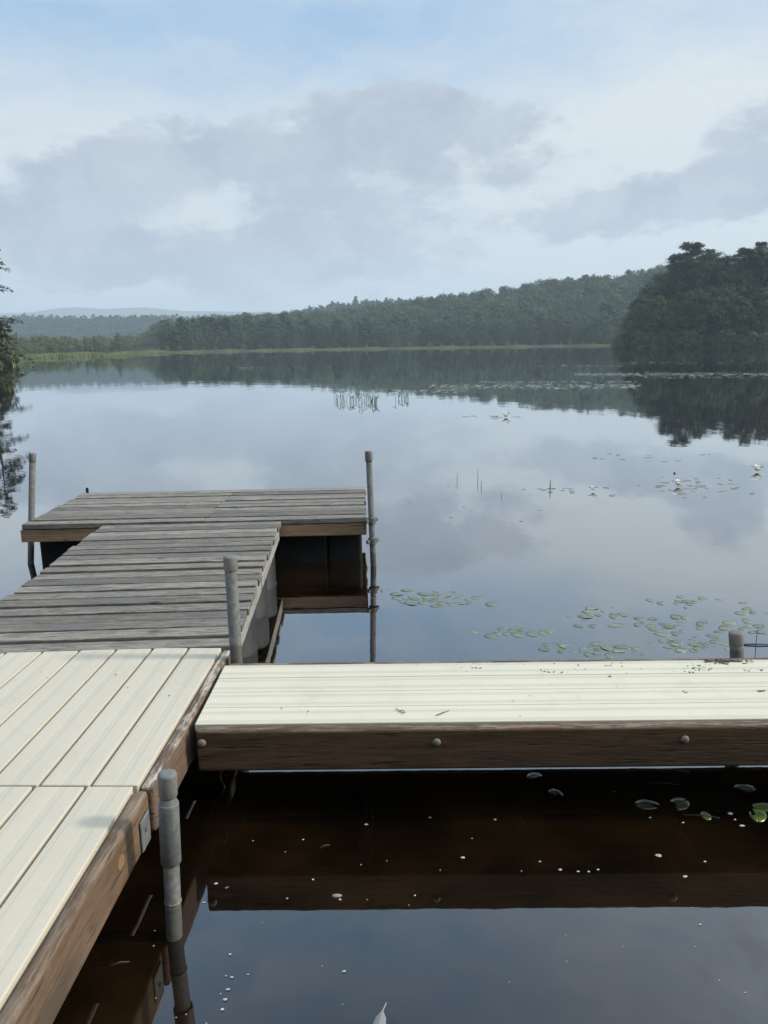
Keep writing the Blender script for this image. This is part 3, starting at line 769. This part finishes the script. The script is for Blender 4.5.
# marsh grass along the far shore
rng = np.random.default_rng(201)
n = 52000
gx = np.concatenate([rng.uniform(14, 175, n // 3), rng.uniform(165, 614, n - n // 3)])
gd = rng.uniform(-3, 1, n) ** 2 * np.where(gx < 170, 9.0, 3.6) + rng.uniform(-2.5, 1.5, n)
gY = shore(gx) + gd + 1.0 * np.sin(gx * .21)
gX = px_to_u(gx) * gY
gz = np.maximum(land(gX, gY), 0)
hgt = rng.uniform(.2, .62, n) * (1 + .5 * np.sin(gx * .13) * np.sin(gx * .045))
a = rng.uniform(0, 6.28, n)
G = Arr()
U = np.stack([np.cos(a), np.sin(a), np.zeros(n)], 1)
P0 = np.stack([gX, gY, gz], 1); L_ = np.stack([rng.normal(0, .12, n), rng.normal(0, .12, n), np.ones(n)], 1) * hgt[:, None]
wdt = rng.uniform(.05, .13, n)[:, None]
V = np.stack([P0 - U * wdt, P0 + U * wdt, P0 + L_ + U * wdt * .3, P0 + L_ - U * wdt * .3], 1).reshape(-1, 3)
me = arr_mesh('marsh_grass', (V, np.arange(4 * n).reshape(n, 4), np.repeat(np.clip(.5 + .5 * np.sin(gx * .17) + rng.normal(0, .3, n), 0, 1.5), 4)))
o = link_mesh('marsh_grass', me, M['grass']); o['kind'] = 'stuff'

# ------------------------------------------------------------------ water plants
def pad_mesh(seed, m, asp=.6, nt=.5):
    r_ = random.Random(seed); bm = bmesh.new(); n = 26; c = bm.verts.new((0, 0, .004)); ring = []; inner = []
    for i in range(n + 1):
        a = R(nt) + (2 * math.pi - R(2 * nt)) * i / n
        w = 1 + .04 * math.sin(3 * a + seed) + r_.uniform(-.015, .015)
        inner.append(bm.verts.new((math.cos(a) * .55 * w, math.sin(a) * .55 * w * asp, .007 + .004 * math.sin(2 * a + seed))))
        ring.append(bm.verts.new((math.cos(a) * w, math.sin(a) * w * asp, .005 + (.004 if seed != 3 else .05) * max(0, math.sin(2 * a + seed * 1.3)) + r_.uniform(0, .006))))
    for i in range(n):
        bm.faces.new((c, inner[i], inner[i + 1])); bm.faces.new((inner[i], ring[i], ring[i + 1], inner[i + 1]))
    ex = bmesh.ops.extrude_face_region(bm, geom=list(bm.faces))
    bmesh.ops.translate(bm, vec=(0, 0, .004), verts=[v for v in ex['geom'] if isinstance(v, bmesh.types.BMVert)])
    bmesh.ops.recalc_face_normals(bm, faces=bm.faces)
    me = bpy.data.meshes.new('lily_pad'); bm.to_mesh(me); bm.free(); me.materials.append(m)
    for p in me.polygons: p.use_smooth = True
    return me
PAD = [pad_mesh(s_, M['pad'], .5 + .05 * s_, 9 if s_ == 4 else .5) for s_ in (1, 2, 3, 4, 5)]; PADD = [pad_mesh(s_, M['pad_dark'], .7, 8) for s_ in (5, 6)]; PADG = [pad_mesh(s_, M['pad_green'], .65) for s_ in (7, 8)]
r4 = random.Random(21)
taken = []
def put_pad(me, x, y, r, label, group=None, free=False):
    for _ in range(14):
        p = at_z(x() if callable(x) else x, y() if callable(y) else y, 0)
        if free or all((p.x - q[0]) ** 2 + (p.y - q[1]) ** 2 > (.62 * (r + q[2])) ** 2 for q in taken): break
    else: return
    taken.append((p.x, p.y, r))
    o = bpy.data.objects.new('lily_pad', me); col.objects.link(o)
    o.location = (p.x, p.y, r4.uniform(-.0006, .0006)); o.scale = (r, r, r); o.rotation_euler = (r4.uniform(-.02, .02), r4.uniform(-.02, .02), r4.uniform(0, 6.28))
    tag(o, label, 'lily pad', group)
patches = [(435, 598, 58, 7, 34, .055, 'lily pad in the patch just right of the dock head post'),
           (512, 632, 34, 5, 14, .050, 'lily pad in the small patch above the middle of the gangway'),
           (590, 650, 42, 5, 26, .048, 'lily pad in the dense patch against the middle of the gangway back edge'),
           (590, 618, 44, 9, 14, .055, 'lily pad in the loose scatter beyond the dense gangway patch'),
           (690, 601, 46, 5, 14, .058, 'lily pad in the thin row farthest out before the stubby post'),
           (672, 627, 50, 9, 26, .052, 'lily pad in the patch left of and beyond the stubby post'),
           (690, 646, 34, 5, 26, .046, 'lily pad in the dense patch beside the stubby post'),
           (755, 622, 20, 12, 12, .050, 'lily pad right of the stubby post at the photo edge'),
           (690, 487, 74, 9, 40, .070, 'small distant lily pad around the white water lilies at right'),
           (560, 491, 34, 2, 10, .070, 'distant lily pad in the thin line left of the white lilies'),
           (665, 457, 60, 4, 12, .085, 'distant lily pad in the sparse line beyond the white lilies'),
           (486, 417, 26, 1.4, 10, .14, 'distant lily pad in the dark streak near the middle of the lake'),
           (520, 505, 150, 30, 10, .03, 'lone tiny leaf floating on the open water between the patches')]
for (x, y, rx, ry, n, r, lab) in patches:
    for k in range(int(n * 1.0)):
        fx = lambda: x + rx * max(-1.15, min(1.15, r4.gauss(0, .5))); fy = lambda: y + ry * max(-1.2, min(1.2, r4.gauss(0, .55)))
        put_pad(r4.choice(PAD), fx, fy, r * r4.uniform(.35, .85), lab, lab.replace('lily pad', 'lily pads', 1).replace('leaf', 'leaves'))
for (x, y, r, me, lab) in ((647, 804.5, .040, PADD[0], 'dull dark lily pad left of the pair below the gangway'), (678, 804, .044, PADD[1], 'dull dark lily pad right of the pair below the gangway'),
                           (706, 816, .024, PADG[0], 'small crumpled bright green leaf in the shade below the gangway'), (758, 815, .040, PADG[1], 'bright green lily pad in front of its twin at the right edge below the gangway'),
                           (764, 807, .036, PADG[0], 'bright green lily pad behind its twin at the right edge below the gangway'), (745, 788, .034, PADD[0], 'drowned dark pad just under the right end of the gangway board'),
                           (534, 776, .030, PADD[1], 'drowned dark pad closest to the gangway board near its middle'), (556, 793, .028, PADD[0], 'faint drowned pad a little nearer than the one at the gangway board')):
    put_pad(me, x, y, r, lab, None, True)
# far lines of pads, too many to count
bm = bmesh.new()
for (x0, x1, y, ry, n) in ((575, 800, 374.5, 1.0, 620), (640, 800, 377.5, .5, 60), (335, 470, 391, .8, 130), (430, 640, 386.5, 1.4, 420), (480, 640, 382, .6, 90), (520, 620, 366, .5, 40), (240, 330, 368, .4, 40), (190, 280, 384, .5, 40), (20, 160, 361, 1.5, 260), (200, 420, 356.5, .4, 60), (610, 760, 363, .5, 50)):
    for k in range(n):
        xx = r4.uniform(x0, x1); yy = y + r4.gauss(0, ry) - .0149 * 0
        p = at_z(xx, yy, 0); rr = r4.uniform(.05, .13) * (1 if yy > 370 else 1.8)
        v = [bm.verts.new((p.x + rr * math.cos(i * 1.047 + k), p.y + rr * math.sin(i * 1.047 + k), .004 + .008 * (i == k % 9))) for i in range(6)]
        bm.faces.new(v)
o = obj('distant_lily_pads', bm, M['pad_far']); o['kind'] = 'stuff'

def lily(x, y, r, lab):
    p = at_z(x, y, 0); root = empty('water_lily', lab, 'flower', p, x * .1)
    bm = bmesh.new()
    for ringk, (n, tilt, L) in enumerate(((9, 25, 1.0), (8, 50, .9), (6, 70, .75))):
        for k in range(n):
            a = 2 * math.pi * (k + .5 * ringk) / n; mt = Matrix.Rotation(a, 4, 'Z') @ Matrix.Rotation(R(-tilt), 4, 'Y')
            pr = [(.12, 0), (.35, .16), (.7, .17), (1.0, 0)]
            up_ = [bm.verts.new(mt @ Vector((q * L * r, w * r, .10 * r * math.sin(q * 2.5)))) for q, w in pr]; dn = [bm.verts.new(mt @ Vector((q * L * r, -w * r, .10 * r * math.sin(q * 2.5)))) for q, w in pr[1:3]]
            bm.faces.new((up_[0], dn[0], up_[1])); bm.faces.new((up_[1], dn[0], dn[1], up_[2])); bm.faces.new((up_[2], dn[1], up_[3]))
    bmesh.ops.translate(bm, vec=(0, 0, .015), verts=bm.verts)
    obj('petals', bm, M['petal'], root)
    bm = bmesh.new(); add_lathe(bm, [(r * .2, .02), (r * .25, .02 + r * .25), (r * .1, .02 + r * .35)], 10); obj('stamens', bm, M['stamen'], root)
lily(678, 486.5, .10, 'white water lily bloom nearer of the two open ones at right')
lily(757, 472, .11, 'white water lily bloom farthest right on the lake')
lily(593, 491.5, .07, 'small white water lily with a dark side left of the larger blooms')
lily(506, 417.5, .16, 'tiny bright water lily on the distant dark streak of pads')
for (x, y, r, lab) in ((674.5, 473.5, .013, 'dark lily bud standing on the water between the two white blooms'),):
    p = at_z(x, y, 0); bm = bmesh.new(); add_lathe(bm, [(r * .6, -.02), (r * .8, r * .2), (r, r * .5), (r * .8, r * .9), (r * .4, r * 1.3), (r * .05, r * 1.4)], 10)
    tag(obj('lily_bud', bm, M['twig'], loc=p), lab, 'flower bud')
# emergent stems
def stem(x, y, h, lean, lab, rad=.006, bend=0):
    p = at_z(x, y, 0); pts = [Vector((p.x + lean * h * q + bend * h * q * q, p.y, -.2 + (h + .2) * q)) for q in (0, .3, .6, .85, 1)]
    bm = bmesh.new(); add_tube(bm, pts, [rad, rad, rad * .9, rad * .7, rad * .3], 6); tag(obj('reed', bm, M['reed'], smooth=True), lab, 'reed')
stem(550, 489, .10, .02, 'lone upright reed stub left of the small white lily', .007)
stem(478, 481, .13, -.02, 'taller thin reed of the pair left of the lone reed', .004); stem(481, 487, .08, .05, 'short thin reed of the pair left of the lone reed', .004)
stem(457, 481, .10, .02, 'faint thin reed farthest left on the open water', .0035)
stem(500, 497, .05, .4, 'tiny leaning stem between the pair and the lone reed', .0035)
stem(756, 647, .105, -.01, 'thin upright reed rising right of the stubby post', .0022)
p0, p1 = at_z(744, 645, 0), at_z(775, 645.5, 0)
bm = bmesh.new(); add_tube(bm, [p0 + Vector((0, 0, .004)), (p0 + p1) / 2 + Vector((0, 0, .006)), p1 + Vector((0, 0, .003))], .0035, 6); tag(obj('reed', bm, M['twig'], smooth=True), 'fallen dark reed lying flat on the water right of the stubby post', 'reed')
def reed_clump(x0, x1, y, n, h, lab, grp):
    for k in range(n):
        bm = bmesh.new()
        p = at_z(r4.uniform(x0, x1), y + r4.gauss(0, 1.0), 0); l = r4.gauss(0, .22); hh_ = h * r4.uniform(.5, 1.1)
        pts = [Vector((l * hh_ * q * q, 0, -.2 + (hh_ + .2) * q)) for q in (0, .4, .7, .9, 1)]
        if r4.random() < .5:        # bent over at the top
            pts += [pts[-1] + Vector((r4.choice((-1, 1)) * .05, 0, -.02)), pts[-1] + Vector((r4.choice((-1, 1)) * .09, 0, -.07))]
        add_tube(bm, pts, [.006] * 3 + [.006] * (len(pts) - 4) + [.003], 5)
        tag(obj('reed', bm, M['reed'], smooth=True, loc=(p.x, p.y, 0)), lab, 'reed', grp)
reed_clump(333, 380, 402, 40, .25, 'thin green reed in the wider clump standing in the calm water mid lake', 'reeds of the wider clump')
reed_clump(396, 410, 400, 12, .20, 'thin green reed in the narrow clump just right of the wider clump', 'reeds of the narrow clump')
# bits on the dark water near the dock
bm = bmesh.new()
spots = [(344, 972, 3), (463, 858, 4), (366, 825, 3), (303, 840, 2), (659, 856, 5), (685, 877, 4), (560, 870, 3), (578, 872, 2), (589, 872, 2), (598, 870, 2), (540, 862, 2), (495, 820, 3), (650, 818, 2), (705, 862, 2), (700, 925, 2), (340, 900, 2), (415, 896, 2), (313, 880, 2), (287, 899, 2), (230, 955, 2), (232, 978, 3), (228, 990, 3), (225, 1000, 4), (222, 1010, 3), (248, 975, 2), (204, 903, 2), (216, 884, 3), (430, 818, 2), (735, 820, 2), (742, 826, 3), (730, 814, 4), (683, 823, 2), (633, 760, 2)]
spots += [(r4.uniform(200, 768), r4.uniform(790, 905), 1.2) for _ in range(10)] + [(r4.uniform(120, 240), r4.uniform(880, 1024), 1.3) for _ in range(10)] + [(r4.uniform(240, 768), r4.uniform(905, 1024), .9) for _ in range(12)] + [(r4.uniform(380, 768), r4.uniform(430, 655), .5) for _ in range(20)]
for (x, y, s) in spots:
    p = at_z(x, y, 0); rr = s * .00085 * p.length
    n = 6; ph = r4.uniform(0, 6)
    top = [bm.verts.new((p.x + rr * 1.3 * math.cos(6.283 * i / n + ph) * r4.uniform(.6, 1.2), p.y + rr * .9 * math.sin(6.283 * i / n + ph) * r4.uniform(.6, 1.2), .002)) for i in range(n)]
    c = bm.verts.new((p.x, p.y, .002 + rr * .3))
    for i in range(n): bm.faces.new((top[i], top[(i + 1) % n], c))
o = obj('floating_specks', bm, M['speck']); o['kind'] = 'stuff'
for nm, x, y, a, b_, lab in (('petal', 337, 896, .014, .006, 'largest pale fallen petal floating just above the sky reflection near the gangway'),):
    p = at_z(x, y, 0); bm = bmesh.new(); bmesh.ops.create_uvsphere(bm, u_segments=12, v_segments=6, radius=1); bmesh.ops.scale(bm, vec=(a, b_, .0025), verts=bm.verts)
    tag(obj(nm, bm, M['petal'], smooth=True, loc=(p.x, p.y, .002)), lab, 'petal')
# feather at the bottom edge
p = at_z(381, 1022, 0)
ft = empty('feather', 'small white feather floating at the bottom edge with its quill pointing up', 'feather', (p.x, p.y, .004), R(-12))
bm = bmesh.new(); pr = [(-.055, .004), (-.04, .012), (-.02, .0145), (0, .012), (.012, .006), (.018, .001)]
rows = [[bm.verts.new((sx * w * (1 + .1 * math.sin(q * 300)) + .08 * q * 0, q, .008 * (1 - abs(sx)) + .004 * math.cos(q * 40) + (.004 if sx else 0))) for sx in (-1, -.5, 0, .5, 1)] for q, w in pr]
for a, b in zip(rows, rows[1:]):
    for i in range(4): bm.faces.new((a[i], a[i + 1], b[i + 1], b[i]))
obj('vane', bm, M['petal'], ft, True)
bm = bmesh.new(); add_tube(bm, [(0, -.05, .012), (.001, 0, .012), (.002, .018, .013), (.006, .034, .016)], [.0006, .0011, .0013, .001], 6); obj('quill', bm, M['petal'], ft, True)
# twigs afloat in the shade
for k, (x0, y0, x1, y1, lab) in enumerate(((655, 769, 690, 772, 'pale thin twig floating right below the gangway board'), (648, 783, 680, 785, 'reddish thin twig floating between gangway board and dark pads'), (683, 815, 720, 818, 'thin stem floating behind the bright crumpled leaf'), (320, 848, 330, 845, 'short pale twig floating on the dark water below the gangway'), (110, 966, 130, 962, 'brownish twig floating on the dark water beside the nearest dock'))):
    a, b = at_z(x0, y0, 0), at_z(x1, y1, 0); bm = bmesh.new(); c = (a + b) / 2 + Vector((0, .004, .002))
    add_tube(bm, [a + Vector((0, 0, .001)), c, b + Vector((0, 0, .001))], [.0012, .0018, .001], 5); tag(obj('twig', bm, M['strand'] if k == 0 else M['twig'], smooth=True), lab, 'twig')

# ------------------------------------------------------------------ air
bm = bmesh.new(); add_box(bm, -4500, 4500, -80, 6100, -2.5, 330, 0)
m, t = mat('summer haze')
t.out(None, t.n('ShaderNodeVolumePrincipled', {'Color': rgb(.80, .905, 1.0), 'Density': .00030, 'Anisotropy': .1}).outputs[0])
hz = obj('haze', bm, m); hz['kind'] = 'stuff'

# ------------------------------------------------------------------ light and sky
SAZ, SEL = R(92), R(32)
sd = bpy.data.lights.new('sun', 'SUN'); sd.energy = 2.8; sd.angle = R(5); sd.color = (1, .93, .82)
so = bpy.data.objects.new('sun', sd); col.objects.link(so)
S = Vector((math.sin(SAZ) * math.cos(SEL), math.cos(SAZ) * math.cos(SEL), math.sin(SEL)))
so.rotation_mode = 'QUATERNION'; so.rotation_quaternion = S.to_track_quat('Z', 'Y'); so.location = (20, 10, 30)
w = bpy.data.worlds.new('World'); sc.world = w; w.use_nodes = True
t = NT(w.node_tree)
STR = .10
sky = t.n('ShaderNodeTexSky', sky_type='NISHITA', sun_disc=False, sun_elevation=SEL, sun_rotation=SAZ, air_density=1.0, dust_density=2.0, ozone_density=1.0).outputs[0]
d = t.n('ShaderNodeTexCoord').outputs['Generated']
xyz = t.n('ShaderNodeSeparateXYZ', {0: d}).outputs
az = t.math('ARCTAN2', xyz[0], xyz[1]); el = t.math('ARCSINE', xyz[2])
pv = t.n('ShaderNodeCombineXYZ', {0: az, 1: el, 2: 0.0}).outputs[0]
wn = t.noise(t.vmul(pv, (1, 1.6, 1)), 9, 6, .6, out=1)
pd = t.vadd(pv, t.vmul(t.n('ShaderNodeVectorMath', {0: wn, 1: (-.5, -.5, -.5)}, operation='ADD').outputs[0], (.17, .095, 0)))
dens = None
def blob(x, y, rx, ry, wgt):
    global dens
    a, e = az_el(x, y); a2, e2 = az_el(x + rx, y); a3, e3 = az_el(x, y - ry)
    v = t.n('ShaderNodeVectorMath', {0: pd, 1: (-a, -e, 0)}, operation='ADD').outputs[0]
    v = t.vmul(v, (1 / abs(a2 - a), 1 / abs(e3 - e), 0))
    L = t.n('ShaderNodeVectorMath', {0: v}, operation='LENGTH').outputs['Value']
    g = t.ramp(L, 0.25, 1.35, wgt, 0)
    dens = g if dens is None else t.math('ADD', dens, g)
for b in ((40, 225, 140, 60, .9), (140, 165, 80, 45, .9), (60, 180, 60, 30, .5), (330, 165, 190, 68, .85), (420, 115, 150, 42, .85), (300, 255, 230, 60, .9), (235, 150, 90, 40, .4), (110, 268, 150, 34, .5),
          (505, 135, 50, 45, .5), (610, 214, 125, 32, 1.1), (690, 200, 90, 36, .55), (745, 185, 90, 45, .8), (740, 145, 60, 28, .6), (565, 165, 70, 24, .55), (765, 125, 70, 45, .38), (215, 200, 60, 34, -.42), (640, 140, 110, 36, -.3), (490, 265, 60, 40, -.25), (60, 300, 130, 12, -.4)):
    blob(*b)
# other weather, away from the view
ov = t.noise(t.vmul(pv, (1, 1.8, 1)), 2.6, 6, .6)
away = t.math('MAXIMUM', t.ramp(el, R(24), R(36)), t.ramp(t.math('ABSOLUTE', az), R(32), R(48)))
dens = t.math('ADD', dens, t.math('MULTIPLY', away, t.ramp(ov, .50, .66, 0, .7)))
nz = t.noise(t.vmul(pv, (1, 2.2, 1)), 13, 7, .62)
dn = t.math('ADD', dens, t.math('MULTIPLY', t.math('SUBTRACT', nz, .5), 1.9))
D = t.ramp(dn, .28, .98)
# thin bright veil, streaked, thicker low down
st = t.noise(t.vmul(pd, (1, 3.5, 1)), 7, 6, .6)
veil = t.math('ADD', t.math('MULTIPLY', t.ramp(az, R(2), R(20)), .35), t.math('ADD', t.ramp(el, R(20.5), R(12.5), .16, .90), t.math('MULTIPLY', t.math('SUBTRACT', st, .5), .9)), True)
K = 1 / STR
white = rgb(.755 * K, .80 * K, .825 * K); grey = rgb(.395 * K, .44 * K, .545 * K)
blue = t.mix(.75, sky, rgb(.385 * K, .62 * K, .90 * K))
base = t.mix(veil, blue, white)
shade = t.mix(t.ramp(t.noise(pd, 9, 6, .62), .36, .66), grey, rgb(.535 * K, .585 * K, .66 * K))
c = t.mix(t.math('MULTIPLY', D, .88), base, shade)
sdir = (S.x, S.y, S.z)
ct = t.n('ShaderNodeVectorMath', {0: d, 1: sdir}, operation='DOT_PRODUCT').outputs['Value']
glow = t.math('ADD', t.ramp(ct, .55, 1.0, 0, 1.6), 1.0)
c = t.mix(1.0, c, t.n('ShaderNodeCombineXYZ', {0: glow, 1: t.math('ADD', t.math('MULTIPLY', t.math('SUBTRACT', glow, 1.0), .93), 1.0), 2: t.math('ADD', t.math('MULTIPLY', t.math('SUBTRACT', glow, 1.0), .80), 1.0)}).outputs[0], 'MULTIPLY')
hi = t.ramp(el, R(20), R(40), 1.0, 1.35)
c = t.mix(1.0, c, t.n('ShaderNodeCombineXYZ', {0: hi, 1: hi, 2: hi}).outputs[0], 'MULTIPLY')
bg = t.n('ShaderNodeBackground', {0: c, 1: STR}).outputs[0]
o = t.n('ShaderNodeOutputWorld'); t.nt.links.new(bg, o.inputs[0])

# ------------------------------------------------------------------ render settings
sc.view_settings.view_transform = 'Standard'; sc.view_settings.look = 'None'; sc.view_settings.gamma = 1; sc.view_settings.exposure = 0
sc.view_settings.use_curve_mapping = False
sc.render.engine = 'CYCLES'
cy = sc.cycles
cy.max_bounces = 8; cy.diffuse_bounces = 3; cy.glossy_bounces = 4; cy.transmission_bounces = 4; cy.volume_bounces = 1; cy.transparent_max_bounces = 8
cy.use_denoising = True; cy.denoiser = 'OPENIMAGEDENOISE'; cy.caustics_reflective = False; cy.caustics_refractive = False
cy.sample_clamp_indirect = 6
